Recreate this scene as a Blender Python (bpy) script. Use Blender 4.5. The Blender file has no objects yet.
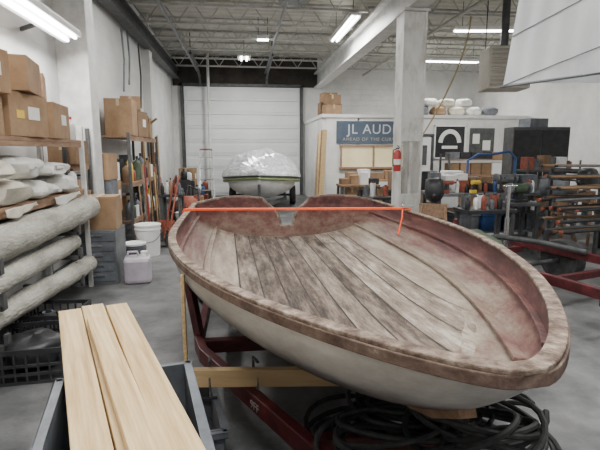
import bpy, bmesh, math, random
from mathutils import Vector, Matrix, Euler
random.seed(11)
R=math.radians
COL=bpy.context.scene.collection
# ------------------------------------------------------------------ materials
def M(name,c1,c2=None,rough=.6,metal=0,scale=6,bump=0,bscale=40,stretch=(1,1,1),lo=.38,hi=.62,c3=None,emit=0,alpha=1,trans=0):
    m=bpy.data.materials.new(name); m.use_nodes=True
    nt=m.node_tree; b=nt.nodes["Principled BSDF"]
    b.inputs["Roughness"].default_value=rough; b.inputs["Metallic"].default_value=metal
    b.inputs["Base Color"].default_value=(*c1,1)
    if trans: b.inputs["Transmission Weight"].default_value=trans
    if emit:
        b.inputs["Emission Color"].default_value=(*c1,1); b.inputs["Emission Strength"].default_value=emit
    if c2 or bump:
        tc=nt.nodes.new("ShaderNodeTexCoord"); mp=nt.nodes.new("ShaderNodeMapping")
        mp.inputs["Scale"].default_value=stretch
        nt.links.new(tc.outputs["Object"],mp.inputs["Vector"])
    if c2:
        n=nt.nodes.new("ShaderNodeTexNoise"); n.inputs["Scale"].default_value=scale; n.inputs["Detail"].default_value=8; n.inputs["Roughness"].default_value=.65
        r=nt.nodes.new("ShaderNodeValToRGB"); e=r.color_ramp.elements
        e[0].position=lo; e[0].color=(*c1,1); e[1].position=hi; e[1].color=(*c2,1)
        if c3:
            k=e.new(.95 if hi<.9 else .99); k.color=(*c3,1); k.position=min(hi+.14,1)
        nt.links.new(mp.outputs[0],n.inputs["Vector"]); nt.links.new(n.outputs["Fac"],r.inputs[0]); nt.links.new(r.outputs[0],b.inputs["Base Color"])
    if bump:
        n2=nt.nodes.new("ShaderNodeTexNoise"); n2.inputs["Scale"].default_value=bscale; n2.inputs["Detail"].default_value=4
        bp=nt.nodes.new("ShaderNodeBump"); bp.inputs["Strength"].default_value=bump; bp.inputs["Distance"].default_value=.02
        nt.links.new(mp.outputs[0],n2.inputs["Vector"]); nt.links.new(n2.outputs["Fac"],bp.inputs["Height"]); nt.links.new(bp.outputs[0],b.inputs["Normal"])
    return m
def block_wall(name,c1,c2):
    m=M(name,c1,c2,rough=.7,scale=1.5); nt=m.node_tree; b=nt.nodes["Principled BSDF"]
    tc=nt.nodes.new("ShaderNodeTexCoord"); sp=nt.nodes.new("ShaderNodeSeparateXYZ"); cb=nt.nodes.new("ShaderNodeCombineXYZ"); ad=nt.nodes.new("ShaderNodeMath")
    nt.links.new(tc.outputs["Object"],sp.inputs[0]); nt.links.new(sp.outputs[0],ad.inputs[0]); nt.links.new(sp.outputs[1],ad.inputs[1])
    nt.links.new(ad.outputs[0],cb.inputs[0]); nt.links.new(sp.outputs[2],cb.inputs[1])
    br=nt.nodes.new("ShaderNodeTexBrick"); br.inputs["Scale"].default_value=1; br.inputs["Brick Width"].default_value=.4; br.inputs["Row Height"].default_value=.2; br.inputs["Mortar Size"].default_value=.006
    br.inputs["Color1"].default_value=(1,1,1,1); br.inputs["Color2"].default_value=(1,1,1,1); br.inputs["Mortar"].default_value=(0,0,0,1)
    bp=nt.nodes.new("ShaderNodeBump"); bp.inputs["Strength"].default_value=.5; bp.inputs["Distance"].default_value=.01
    nt.links.new(cb.outputs[0],br.inputs["Vector"]); nt.links.new(br.outputs["Color"],bp.inputs["Height"]); nt.links.new(bp.outputs[0],b.inputs["Normal"])
    return m
def plank_mat(name,cols,w,rough=.85):
    m=M(name,cols[0],rough=rough); nt=m.node_tree; b=nt.nodes["Principled BSDF"]
    tc=nt.nodes.new("ShaderNodeTexCoord"); sp=nt.nodes.new("ShaderNodeSeparateXYZ"); nt.links.new(tc.outputs["Object"],sp.inputs[0])
    a=nt.nodes.new("ShaderNodeMath"); a.operation='DIVIDE'; a.inputs[1].default_value=w; nt.links.new(sp.outputs[0],a.inputs[0])
    f=nt.nodes.new("ShaderNodeMath"); f.operation='FLOOR'; nt.links.new(a.outputs[0],f.inputs[0])
    wn=nt.nodes.new("ShaderNodeTexWhiteNoise"); wn.noise_dimensions='1D'; nt.links.new(f.outputs[0],wn.inputs["W"])
    mp=nt.nodes.new("ShaderNodeMapping"); mp.inputs["Scale"].default_value=(7,1.0,3); nt.links.new(tc.outputs["Object"],mp.inputs[0])
    n=nt.nodes.new("ShaderNodeTexNoise"); n.inputs["Scale"].default_value=1.9; n.inputs["Detail"].default_value=11; n.inputs["Roughness"].default_value=.78; nt.links.new(mp.outputs[0],n.inputs["Vector"])
    mx=nt.nodes.new("ShaderNodeMath"); mx.operation='MULTIPLY_ADD'; mx.inputs[1].default_value=.36; nt.links.new(wn.outputs["Value"],mx.inputs[0])
    n3=nt.nodes.new("ShaderNodeMath"); n3.operation='MULTIPLY_ADD'; n3.inputs[1].default_value=2.3; n3.inputs[2].default_value=-.82; nt.links.new(n.outputs["Fac"],n3.inputs[0]); nt.links.new(n3.outputs[0],mx.inputs[2])
    r=nt.nodes.new("ShaderNodeValToRGB"); e=r.color_ramp.elements
    e[0].position=.12; e[0].color=(*cols[0],1); e[1].position=.9; e[1].color=(*cols[-1],1)
    for i,c in enumerate(cols[1:-1]):
        k=e.new(.12+.78*(i+1)/(len(cols)-1)); k.color=(*c,1)
    nt.links.new(mx.outputs[0],r.inputs[0]); nt.links.new(r.outputs[0],b.inputs["Base Color"])
    return m
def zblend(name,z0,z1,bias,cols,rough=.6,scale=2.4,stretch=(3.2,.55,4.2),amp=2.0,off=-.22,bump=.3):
    """noise-driven colours (wear, or shade painted on the hull) whose mix shifts with height on the object"""
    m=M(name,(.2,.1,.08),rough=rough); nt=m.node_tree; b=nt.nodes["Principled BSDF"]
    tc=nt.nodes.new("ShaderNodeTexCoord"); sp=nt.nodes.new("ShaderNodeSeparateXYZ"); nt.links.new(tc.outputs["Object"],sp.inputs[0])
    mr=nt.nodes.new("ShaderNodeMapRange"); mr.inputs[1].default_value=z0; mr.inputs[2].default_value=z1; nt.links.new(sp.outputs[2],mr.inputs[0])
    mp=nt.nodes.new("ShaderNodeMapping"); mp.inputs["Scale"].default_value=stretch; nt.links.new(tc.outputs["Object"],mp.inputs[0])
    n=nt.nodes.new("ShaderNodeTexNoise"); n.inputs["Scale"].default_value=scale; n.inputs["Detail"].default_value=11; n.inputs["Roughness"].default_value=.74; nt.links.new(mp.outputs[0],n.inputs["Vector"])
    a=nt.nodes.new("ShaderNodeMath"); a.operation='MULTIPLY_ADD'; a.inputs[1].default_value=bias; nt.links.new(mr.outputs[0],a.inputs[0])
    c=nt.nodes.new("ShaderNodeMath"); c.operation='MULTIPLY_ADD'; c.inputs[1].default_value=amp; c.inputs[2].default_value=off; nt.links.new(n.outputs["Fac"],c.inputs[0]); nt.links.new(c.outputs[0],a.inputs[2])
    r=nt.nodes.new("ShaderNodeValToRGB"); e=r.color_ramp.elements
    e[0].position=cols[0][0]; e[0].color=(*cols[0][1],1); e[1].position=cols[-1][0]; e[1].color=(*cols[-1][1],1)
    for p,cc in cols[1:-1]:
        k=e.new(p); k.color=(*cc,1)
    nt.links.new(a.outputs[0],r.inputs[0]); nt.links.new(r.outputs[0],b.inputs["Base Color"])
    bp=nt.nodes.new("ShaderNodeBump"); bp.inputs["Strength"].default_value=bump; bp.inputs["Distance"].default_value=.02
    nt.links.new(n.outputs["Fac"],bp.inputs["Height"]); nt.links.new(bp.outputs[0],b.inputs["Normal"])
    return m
WHITEWALL=block_wall("painted_block",(.60,.60,.59),(.72,.72,.705))
CONC=M("concrete_floor",(.085,.087,.09),(.185,.187,.19),rough=.5,scale=2.2,bump=.15,bscale=30,c3=(.26,.26,.255))
DECK=M("roof_deck",(.46,.45,.40),(.58,.57,.52),rough=.8,scale=1.2)
DARKWALL=M("dark_band",(.03,.026,.024),(.055,.048,.042),rough=.9,scale=2)
STEELW=M("painted_steel",(.54,.54,.53),(.70,.70,.68),rough=.5,scale=5)
STAINW=M("stained_white_paint",(.30,.27,.23),(.60,.59,.56),rough=.55,scale=4,c3=(.68,.68,.66),stretch=(1,1,.5),lo=.30,hi=.50)
STEELD=M("dark_steel",(.07,.075,.08),(.12,.12,.12),rough=.55,metal=.4,scale=6)
JOIST=M("joist_steel",(.38,.38,.35),(.50,.50,.47),rough=.6,scale=4)
DOORM=M("door_panel",(.72,.73,.75),(.80,.81,.82),rough=.5,scale=.8)
CARD=M("cardboard",(.27,.165,.09),(.35,.225,.13),rough=.85,scale=4)
CARD2=M("cardboard_dark",(.18,.11,.06),(.25,.155,.09),rough=.85,scale=4)
TAPE=M("tape",(.48,.38,.24),rough=.4)
PAPER=M("paper_label",(.78,.77,.73),rough=.7)
YEL=M("yellow_plastic",(.75,.5,.06),rough=.5)
PINE=M("pine",(.46,.29,.12),(.70,.51,.27),rough=.6,scale=2.6,stretch=(16,.7,16),lo=.34,hi=.58,bump=.15,c3=(.76,.60,.36))
PINE2=M("pine_y",(.54,.36,.17),(.68,.49,.28),rough=.65,scale=3,stretch=(.8,10,10),lo=.3,hi=.7)
OLDW=M("old_wood",(.22,.13,.08),(.34,.22,.14),rough=.8,scale=4,stretch=(6,1,6))
BLK=M("black_plastic",(.018,.018,.02),(.035,.035,.04),rough=.45,scale=9)
RUB=M("rubber",(.02,.02,.022),(.045,.045,.045),rough=.7,scale=12)
GRYP=M("grey_plastic",(.085,.095,.11),(.16,.175,.195),rough=.55,scale=4,c3=(.26,.27,.29))
GRYM=M("grey_metal",(.13,.14,.15),(.2,.21,.22),rough=.4,metal=.3,scale=5)
WHP=M("white_plastic",(.72,.73,.73),(.82,.82,.81),rough=.45,scale=5)
FABR=M("white_fabric",(.62,.62,.58),(.77,.77,.73),rough=.9,scale=8,bump=.7,bscale=12)
CREAM=M("cream_bag",(.56,.52,.43),(.70,.66,.57),rough=.85,scale=5,bump=.7,bscale=9)
ROLLM=M("roll_fabric",(.30,.29,.25),(.52,.51,.45),rough=.95,scale=6,bump=.9,bscale=45,c3=(.62,.61,.55),stretch=(1,.35,1))
TRRED=M("trailer_red",(.045,.007,.009),(.115,.017,.02),rough=.5,scale=7,c3=(.17,.05,.04))
REDP=M("red_plastic",(.36,.03,.03),(.46,.06,.05),rough=.4,scale=5)
RUST=M("muted_red",(.22,.05,.03),(.34,.10,.06),rough=.6,scale=12)
ORNG=M("orange_strap",(.95,.075,.0),(1.0,.12,.01),rough=.5,scale=20)
BLUE=M("blue_plastic",(.03,.08,.24),(.05,.12,.32),rough=.5,scale=5)
NAVY=M("banner_blue",(.055,.08,.115),(.075,.10,.14),rough=.6,scale=2)
GREEN=M("dark_green",(.05,.08,.05),(.09,.12,.07),rough=.5,scale=5)
CHR=M("chrome",(.6,.61,.62),(.7,.7,.7),rough=.25,metal=.9,scale=4)
CLOUD=M("translucent_jug",(.42,.38,.44),(.55,.5,.56),rough=.35,scale=4)
TUBE=M("lit_tube",(1,1,1),emit=20)
RIMM=M("gunwale_wood",(.085,.052,.038),(.21,.155,.12),rough=.85,scale=15,bump=.5,bscale=50,c3=(.37,.31,.25),lo=.38,hi=.54)
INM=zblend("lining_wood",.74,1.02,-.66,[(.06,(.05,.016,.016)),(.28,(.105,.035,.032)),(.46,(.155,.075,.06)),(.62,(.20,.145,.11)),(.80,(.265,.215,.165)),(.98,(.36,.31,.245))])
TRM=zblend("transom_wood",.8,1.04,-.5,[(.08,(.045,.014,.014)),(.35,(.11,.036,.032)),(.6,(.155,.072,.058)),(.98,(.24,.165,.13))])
HULLM=zblend("hull_with_shade",.74,.96,.75,[(.10,(.035,.028,.028)),(.42,(.09,.075,.07)),(.60,(.22,.20,.19)),(.78,(.38,.37,.35)),(.98,(.55,.54,.51))],rough=.55,amp=.9,off=-.35,bump=.1,stretch=(1.6,.6,2.6))  # shadow under the boat painted in: hull colour darkens towards the bottom
PLK=plank_mat("bottom_planks",[(.028,.02,.017),(.085,.062,.048),(.175,.135,.105),(.265,.22,.18),(.42,.38,.325)],.165)
# ------------------------------------------------------------------ mesh builder
class MB:
    def __init__(s): s.b=bmesh.new()
    def box(s,c,d,rot=None,taper=None):
        vs=[]
        for z in(-1,1):
            for x,y in((-1,-1),(1,-1),(1,1),(-1,1)):
                k=taper if (taper and z<0) else 1
                v=Vector((x*d[0]/2*k,y*d[1]/2*k,z*d[2]/2))
                if rot: v=Euler(rot).to_matrix()@v
                vs.append(s.b.verts.new(v+Vector(c)))
        for f in((3,2,1,0),(4,5,6,7),(0,1,5,4),(1,2,6,5),(2,3,7,6),(3,0,4,7)): s.b.faces.new([vs[i] for i in f])
        return s
    def tube(s,pts,r,seg=8,caps=True,closed=False,up=None):
        pts=[Vector(p) for p in pts]; n=len(pts); rings=[]; prev=None
        for i,p in enumerate(pts):
            if closed: t=(pts[(i+1)%n]-pts[i-1]).normalized()
            else: t=(pts[min(i+1,n-1)]-pts[max(i-1,0)]).normalized()
            if prev is None:
                a=Vector((0,0,1)) if abs(t.z)<.9 else Vector((1,0,0))
                u=t.cross(a).normalized()
            else:
                u=(prev-t*prev.dot(t)).normalized()
            prev=u; w=t.cross(u)
            rr=r[i] if isinstance(r,(list,tuple)) else r
            rings.append([s.b.verts.new(p+u*rr*math.cos(2*math.pi*k/seg)+w*rr*math.sin(2*math.pi*k/seg)) for k in range(seg)])
        m=n if closed else n-1
        for i in range(m):
            A=rings[i];B=rings[(i+1)%n]
            for k in range(seg): s.b.faces.new((A[k],A[(k+1)%seg],B[(k+1)%seg],B[k]))
        if caps and not closed:
            s.b.faces.new(rings[0][::-1]); s.b.faces.new(rings[-1])
        return s
    def rect(s,pts,w,h,closed=False):
        pts=[Vector(p) for p in pts]; n=len(pts); rings=[]
        for i,p in enumerate(pts):
            t=(pts[min(i+1,n-1)]-pts[max(i-1,0)]).normalized()
            u=t.cross(Vector((0,0,1)))
            u=u.normalized() if u.length>1e-4 else Vector((1,0,0))
            v=u.cross(t).normalized()
            rings.append([s.b.verts.new(p+u*w/2*a+v*h/2*c) for a,c in((-1,-1),(1,-1),(1,1),(-1,1))])
        for i in range(n-1):
            for k in range(4): s.b.faces.new((rings[i][k],rings[i][(k+1)%4],rings[i+1][(k+1)%4],rings[i+1][k]))
        s.b.faces.new(rings[0][::-1]); s.b.faces.new(rings[-1]); return s
    def lathe(s,prof,c=(0,0,0),seg=20,rot=None):
        rings=[]
        for r,z in prof:
            ring=[]
            for k in range(seg):
                v=Vector((max(r,.0005)*math.cos(2*math.pi*k/seg),max(r,.0005)*math.sin(2*math.pi*k/seg),z))
                if rot: v=Euler(rot).to_matrix()@v
                ring.append(s.b.verts.new(v+Vector(c)))
            rings.append(ring)
        for i in range(len(rings)-1):
            for k in range(seg): s.b.faces.new((rings[i][k],rings[i][(k+1)%seg],rings[i+1][(k+1)%seg],rings[i+1][k]))
        s.b.faces.new(rings[0][::-1]); s.b.faces.new(rings[-1]); return s
    def blob(s,c,d,noise=.08,e=.55,seed=0,nu=18,nv=10):
        rnd=random.Random(seed); ph=[rnd.uniform(0,6) for _ in range(6)]
        def sg(x,p): return math.copysign(abs(x)**p,x)
        rings=[]
        for j in range(nv+1):
            v=-math.pi/2+math.pi*j/nv; ring=[]
            for i in range(nu):
                u=2*math.pi*i/nu
                k=1+noise*(math.sin(3*u+ph[0]+2*v)+.7*math.sin(5*u+ph[1]-3*v)+.6*math.cos(4*v+ph[2]))
                x=sg(math.cos(v),e)*sg(math.cos(u),e)*k*d[0]/2; y=sg(math.cos(v),e)*sg(math.sin(u),e)*k*d[1]/2
                z=sg(math.sin(v),.8)*d[2]/2*(1 if v<0 else k)
                ring.append(s.b.verts.new(Vector((x,y,z+d[2]/2))+Vector(c)))
            rings.append(ring)
        for j in range(nv):
            for i in range(nu): s.b.faces.new((rings[j][i],rings[j][(i+1)%nu],rings[j+1][(i+1)%nu],rings[j+1][i]))
        return s
    def grid(s,rows,closed_u=False):
        g=[[s.b.verts.new(Vector(p)) for p in r] for r in rows]
        for i in range(len(g)-1):
            for j in range(len(g[0])-1): s.b.faces.new((g[i][j],g[i+1][j],g[i+1][j+1],g[i][j+1]))
        return s
    def done(s,name,mat,parent=None,smooth=False,bevel=0,label=None,solid=0,recalc=True):
        bmesh.ops.remove_doubles(s.b,verts=s.b.verts,dist=1e-5)
        if recalc: bmesh.ops.recalc_face_normals(s.b,faces=s.b.faces)
        me=bpy.data.meshes.new(name); s.b.to_mesh(me); s.b.free()
        if smooth:
            for p in me.polygons: p.use_smooth=True
            try: me.set_sharp_from_angle(angle=R(45))
            except Exception: pass
        me.materials.append(mat)
        o=bpy.data.objects.new(name,me); COL.objects.link(o)
        if parent: o.parent=parent
        if bevel:
            b=o.modifiers.new("bevel","BEVEL"); b.width=bevel; b.segments=2; b.limit_method='ANGLE'
        if solid:
            q=o.modifiers.new("solid","SOLIDIFY"); q.thickness=solid; q.offset=0
        if label: o["label"]=label
        return o
def tag(o,label,cat,group=None):
    o["label"]=label; o["category"]=cat
    if group: o["group"]=group
    return o
def thing(name,label,cat,loc,rz=0,group=None,rot=None):
    e=bpy.data.objects.new(name,None); e.empty_display_size=.1; COL.objects.link(e)
    e.location=loc; e.rotation_euler=rot if rot else (0,0,R(rz))
    return tag(e,label,cat,group)
def place(o,loc,rz=0,rot=None):
    o.location=loc; o.rotation_euler=rot if rot else (0,0,R(rz)); return o
def dup(o,loc,rz=0,label=None,rot=None):
    c=o.copy(); COL.objects.link(c); c.location=loc; c.rotation_euler=rot if rot else (0,0,R(rz))
    if label: c["label"]=label
    for ch in list(o.children):
        k=ch.copy(); COL.objects.link(k); k.parent=c
        for ch2 in list(ch.children):
            k2=ch2.copy(); COL.objects.link(k2); k2.parent=k
    return c
def struct(o): o["kind"]="structure"; return o
# ------------------------------------------------------------------ room shell
H=5.1
struct(MB().box((3.25,7.5,-.05),(12,22,.1)).done("floor",CONC))
mb=MB(); rows=[]
y=-3.5
while y<18.4:
    for dy,z in((0,0),(.06,.04),(.16,.04),(.22,0)):
        rows.append([(-2.7,y+dy,H+z),(9.2,y+dy,H+z)])
    y+=.3
struct(mb.grid(rows).done("ceiling",DECK,solid=.01))
struct(MB().box((-2.6,7.25,H/2),(.2,21.5,H)).done("wall_left",WHITEWALL))
struct(MB().box((3.25,18.1,H/2),(11.5,.2,H)).done("wall_back",WHITEWALL))
struct(MB().box((9.1,7.25,H/2),(.2,21.5,H)).done("wall_right",WHITEWALL))
struct(MB().box((.2,17.97,4.55),(5.3,.06,1.05)).done("trim_1",DARKWALL))
mb=MB()
for i in range(8):
    mb.box((.06,17.94,.25+i*.5),(4.25,.06,.49))
    mb.box((.06,17.9,.25+i*.5),(4.1,.02,.3))
struct(mb.done("door_1",DOORM,bevel=.008))
mb=MB(); mb.box((-2.14,17.93,2.05),(.1,.12,4.1)); mb.box((2.26,17.93,2.05),(.1,.12,4.1)); mb.box((.06,17.93,4.06),(4.5,.12,.1))
struct(mb.done("trim_2",STEELD))
struct(MB().box((-2.48,7.25,.06),(.04,21,.12)).done("baseboard_left",GRYM))
struct(MB().box((-2.29,7.2,H/2),(.42,.36,H)).done("trim_3",STEELW,bevel=.01))
struct(MB().box((-2.40,13.0,H/2),(.2,.38,H)).done("trim_7",WHITEWALL))
struct(MB().box((2.45,16.0,1.33),(.12,4.0,2.66)).done("wall_office_side",WHITEWALL))
mb=MB()
mb.box((3.0,14,1.33),(1.0,.1,2.66)); mb.box((4.3,14,.55),(1.7,.1,1.1)); mb.box((4.3,14,2.2),(1.7,.1,.9)); mb.box((7.0,14,1.33),(3.8,.1,2.66))
struct(mb.done("wall_office_front",WHITEWALL))
struct(MB().box((5.65,16.0,2.71),(6.6,4.2,.1)).done("trim_4",WHITEWALL))
GLASS=M("office_glow",(.62,.52,.30),(.74,.66,.44),rough=.25,scale=1.5,emit=.35)
struct(MB().box((3.95,13.93,1.50),(2.0,.02,.62)).done("window_1",GLASS))
mb=MB()
for x in(2.95,3.95,4.95): mb.box((x,13.9,1.50),(.045,.06,.66))
mb.box((3.95,13.88,1.17),(2.1,.1,.06)); mb.box((3.95,13.9,1.83),(2.1,.08,.05))
struct(mb.done("trim_5",OLDW))
struct(MB().box((5.45,13.93,1.05),(.62,.04,2.1)).box((5.45,13.9,1.55),(.4,.03,.7)).done("door_2",WHP,bevel=.01))
mb=MB(); mb.box((5.1,13.9,1.08),(.06,.08,2.16)); mb.box((5.8,13.9,1.08),(.06,.08,2.16)); mb.box((5.45,13.9,2.16),(.76,.08,.06)); mb.box((5.45,13.88,1.55),(.34,.01,.6))
struct(mb.done("trim_6",STEELD))
# ------------------------------------------------------------------ structure steel
c=thing("steel_column","tall stained white steel column with bolted base plate","column",(2.88,8.0,0))
MB().box((0,0,2.0),(.05,.34,3.96)).box((-.18,0,2.0),(.04,.40,3.96)).box((.18,0,2.0),(.04,.40,3.96)).box((0,-.17,2.9),(.36,.03,2.1)).box((0,-.17,.5),(.36,.03,.9)).done("shaft",STAINW,c,bevel=.006)
MB().box((0,0,.02),(.5,.5,.04)).done("base_plate",STEELW,c)
MB().box((0,0,3.97),(.44,.5,.04)).done("cap_plate",STEELW,c)
g=MB(); g.box((2.88,5.5,4.02),(.3,25,.05)); g.box((2.88,5.5,4.27),(.04,25,.5)); g.box((2.88,5.5,4.52),(.3,25,.05))
tag(g.done("roof_girder",STEELW),"long white painted I-beam girder resting on column","beam")
g=MB(); g.box((-2.3,5.5,4.25),(.22,25,.04)); g.box((-2.3,5.5,4.4),(.04,25,.3)); g.box((-2.3,5.5,4.56),(.22,25,.04))
tag(g.done("roof_girder.001",STEELD),"dark steel beam along the top of the block wall","beam")
def joist(x0,x1):
    mb=MB(); mb.box(((x0+x1)/2,0,.48),(x1-x0,.1,.05)); mb.box(((x0+x1)/2,0,.0),(x1-x0,.08,.045))
    n=int((x1-x0)/.33); st=(x1-x0)/n
    for i in range(n):
        a=(x0+i*st,0,.0 if i%2 else .48); b=(x0+(i+1)*st,0,.48 if i%2 else .0); mb.tube([a,b],.014,5)
    return mb.done("roof_joist",JOIST)
j1=tag(joist(-2.45,2.7),"open-web steel roof joist painted grey","joist","open-web joists under roof deck"); j1.location=(0,17.2,4.6)
j2=tag(joist(3.05,8.95),"open-web steel roof joist painted grey","joist","open-web joists under roof deck"); j2.location=(0,17.2,4.6)
for i in range(1,13):
    dup(j1,(0,17.2-i*1.4,4.6)); dup(j2,(0,17.2-i*1.4,4.6))
tag(MB().tube([(-1.15,17.5,0),(-1.15,17.5,5.1)],.05,10).done("standing_pipe",STEELW,smooth=True),"slim white vertical pipe in front of the roll-up door","pipe")
for x in(-1.45,.95):
    p=[(x,17.8,4.0),(x,17.6,4.3),(x,17.0,4.42),(x,14.5,4.5)]
    t=tag(MB().rect(p,.08,.06).tube([(x,14.6,4.5),(x,14.6,5.1)],.015).done("door_track",STEELD),"dark steel overhead door track hung from roof","track","overhead door tracks")
for i,(x,z,r,mt) in enumerate([(-1.5,4.45,.035,GRYM),(.9,4.5,.03,GRYM),(4.6,4.5,.04,JOIST)]):
    tag(MB().tube([(x,17.9,z),(x,-3,z)],r,8).done("ceiling_pipe",mt,smooth=True),"grey pipe hung below roof joists","pipe","ceiling pipes")
tag(MB().tube([(-2.36,7.5,4.9),(-2.33,7.55,4.2),(-2.3,7.7,3.5),(-2.36,7.55,2.9),(-2.37,7.5,2.6)],.015,8).done("hanging_cable",BLUE,smooth=True),"blue cable hanging down the white block wall","cable")
for y,z0,z1 in((10.4,2.9,4.2),(10.9,3.1,4.3),(12.0,2.7,4.2)):
    tag(MB().tube([(-2.4,y,z1),(-2.38,y+.03,(z0+z1)/2),(-2.4,y-.05,z0)],.02,8).done("wall_conduit",[BLK,GRYM,BLK][int(y)%3],smooth=True),"dark cable run fixed on the white block wall","cable","wall cables")
pts=[(5.0,10.2,4.6)]
for i in range(1,12):
    t=i/11; pts.append((5.0-1.15*t**1.6,10.2-.2*t,4.6-2.7*t))
tag(MB().tube(pts,.018,8).done("air_hose",M("hose_tan",(.36,.30,.15),rough=.5),smooth=True),"tan air hose sagging from the ceiling","hose")
# ------------------------------------------------------------------ light fixtures
def fixture(loc,rz,ln=2.2,w=.28,power=90,label="bright white twin-tube fluorescent ceiling fixture",rods=True,tilt=0):
    e=thing("fluorescent_light",label,"ceiling light",loc,group="fluorescent fixtures"); e.rotation_euler=(0,R(tilt),R(rz))
    MB().box((0,0,.05),(w,ln,.05)).box((w*.42,0,.02),(.03,ln,.05),rot=(0,.5,0)).box((-w*.42,0,.02),(.03,ln,.05),rot=(0,-.5,0)).done("housing",WHP,e)
    for x in(-w*.2,w*.2): MB().tube([(x,-ln*.48,0),(x,ln*.48,0)],.022,8).done("tube",TUBE,e,smooth=True)
    if rods:
        h=H-loc[2]
        for s_ in(-1,1): MB().tube([(0,s_*ln*.4,.07),(0,s_*ln*.4,h)],.008,5).done("hanger_rod",STEELD,e)
    L=bpy.data.lights.new("tube_light","AREA"); L.shape='RECTANGLE'; L.size=w*.9; L.size_y=ln*.95; L.energy=power; L.color=(1.0,.99,.95)
    lo=bpy.data.objects.new("tube_light",L); COL.objects.link(lo); lo.parent=e; lo.location=(0,0,-.045)
    return e
lf=fixture((-2.13,5.4,3.1),0,2.4,.26,75,"bright fluorescent fixture mounted along the block wall",rods=False,tilt=-20)
for y in(-.6,.6): MB().box((-.22,y,.1),(.28,.04,.04)).done("wall_arm",STEELD,lf)
fixture((2.4,11.2,4.45),0,2.3,.28,170)
fixture((5.9,10.8,4.45),82,1.9,.25,155)
fixture((.12,15.2,4.5),0,.6,.4,120,"small bright fluorescent ceiling light near roll-up door")
fixture((.6,12.8,4.55),90,.3,.3,8,"small lit ceiling light between joists")
fixture((.6,2.2,4.45),90,2.4,.3,185)  # unseen fixture, added overhead to light the boat
fixture((.2,-.6,4.45),90,2.4,.3,115)  # second unseen fixture added behind the camera for light on the boat
fixture((4.8,4.0,4.45),90,2.4,.3,180)  # added out of view above the sail to brighten its cloth
fixture((6.5,14.6,4.45),90,2.0,.3,110)
fixture((-.6,8.2,4.45),90,1.6,.3,90)
e=thing("high_bay_lamp","unlit grey round high-bay lamp hanging from roof","ceiling light",(1.1,10.2,4.75))
MB().lathe([(.3,0),(.31,.02),(.2,.12),(.09,.2),(.08,.3),(0,.3)]).done("lamp_shade",GRYM,e,smooth=True)
MB().tube([(0,0,.28),(0,0,.35)],.02).done("hanger",STEELD,e)
# ------------------------------------------------------------------ THE BOAT
L_=4.7; BO=(.71,1.06); BR=2.0; DI=.43; KI=.36; DO=.51; KO=.42; EO=1.35
def hb(a):
    x=max(0,min(a/2.9,1)); v=1-(1-x)**2
    b=1.16*(.68*v+.32*math.sqrt(v))
    if a>2.9: b-=.05*((a-2.9)/(L_-2.9))**1.6
    return b
def zr(a): return 1.06+.08*max(0,1-a/2.6)**2
def dep(a,d,k): return d*(1-math.exp(-a/k))
def sec(a,ph,side,ob=0,d=DI,k=KI,ex=.85):
    b=hb(a)+ob
    c=max(0,math.cos(ph)); s_=max(0,math.sin(ph))
    return Vector((side*b*c**ex, a-ob, zr(a)-dep(a,d,k)*s_**.85))
def zin(a,n,d=DI,k=KI):
    b=hb(a); r=min(1,abs(n)/b); c=r**(1/.85); s_=math.sqrt(max(0,1-c*c)); return zr(a)-dep(a,d,k)*s_**.85
A=[L_*(i/46)**1.7 for i in range(47)]
boat=thing("boat_hull","stripped wooden motorboat hull under restoration on red trailer","boat",(BO[0],BO[1],0),BR)
def shell(ob,d,k,ex):
    rows=[]
    for a in A:
        row=[]
        for i in range(33):
            t=i/32
            if t<=.5: row.append(sec(a,math.pi*t,-1,ob,d,k,ex))
            else: row.append(sec(a,math.pi*(1-t),1,ob,d,k,ex))
        rows.append(row)
    return rows
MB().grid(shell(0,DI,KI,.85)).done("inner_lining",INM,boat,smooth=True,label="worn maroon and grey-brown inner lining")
MB().grid(shell(.028,DO,KO,EO)).done("outer_hull",HULLM,boat,smooth=True,label="scuffed pale grey hull side with shade painted into its bottom")
pts=[]
for a in A[::-1]: pts.append(Vector((-(hb(a)+.010),a-.012,zr(a)+.006)))
for a in A[1:]: pts.append(Vector((hb(a)+.010,a-.012,zr(a)+.006)))
MB().rect(pts,.056,.018).done("gunwale",RIMM,boat,bevel=.005,label="rough dusty brown wooden gunwale cap")
pts2=[]
for a in A[::-1]: pts2.append(Vector((-(hb(a)+.030),a-.030,zr(a)-.02)))
for a in A[1:]: pts2.append(Vector((hb(a)+.030,a-.030,zr(a)-.02)))
MB().rect(pts2,.016,.04).done("rub_strake",M("strake_wood",(.07,.04,.03),(.17,.115,.09),rough=.8,scale=11,c3=(.32,.26,.21),bump=.4,bscale=30),boat,bevel=.004)
mb=MB(); PW=.165
def pa0(n): return .62+.75*(abs(n)/.66)**2
for i in range(-4,4):
    n0=i*PW+.003; n1=(i+1)*PW-.003
    rows=[]; N=30
    for j in range(N+1):
        a=pa0(n0)+(L_-.03-pa0(n0))*j/N; a2=pa0(n1)+(L_-.03-pa0(n1))*j/N
        h=.0035 if j>1 else -.002
        rows.append([(n0,a,zin(a,n0)-.006),(n0,a,zin(a,n0)+h),(n1,a2,zin(a2,n1)+h),(n1,a2,zin(a2,n1)-.006)])
    mb.grid(rows)
mb.done("bottom_planking",PLK,boat,label="grey weathered stained bottom planks with scraped paint")
SEAM=M("dark_seam",(.018,.013,.012),(.06,.045,.04),rough=.9,scale=5)
mb=MB()
for i in range(-4,5):
    n=i*PW; rows=[]
    for j in range(27):
        a0=pa0(n)+.08; a=a0+(L_-.05-a0)*j/26
        w_=.006*min(1,.25+j/8)
        rows.append([(n-w_,a,zin(a,n)+.005),(n+w_,a,zin(a,n)+.005)])
    mb.grid(rows)
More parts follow.
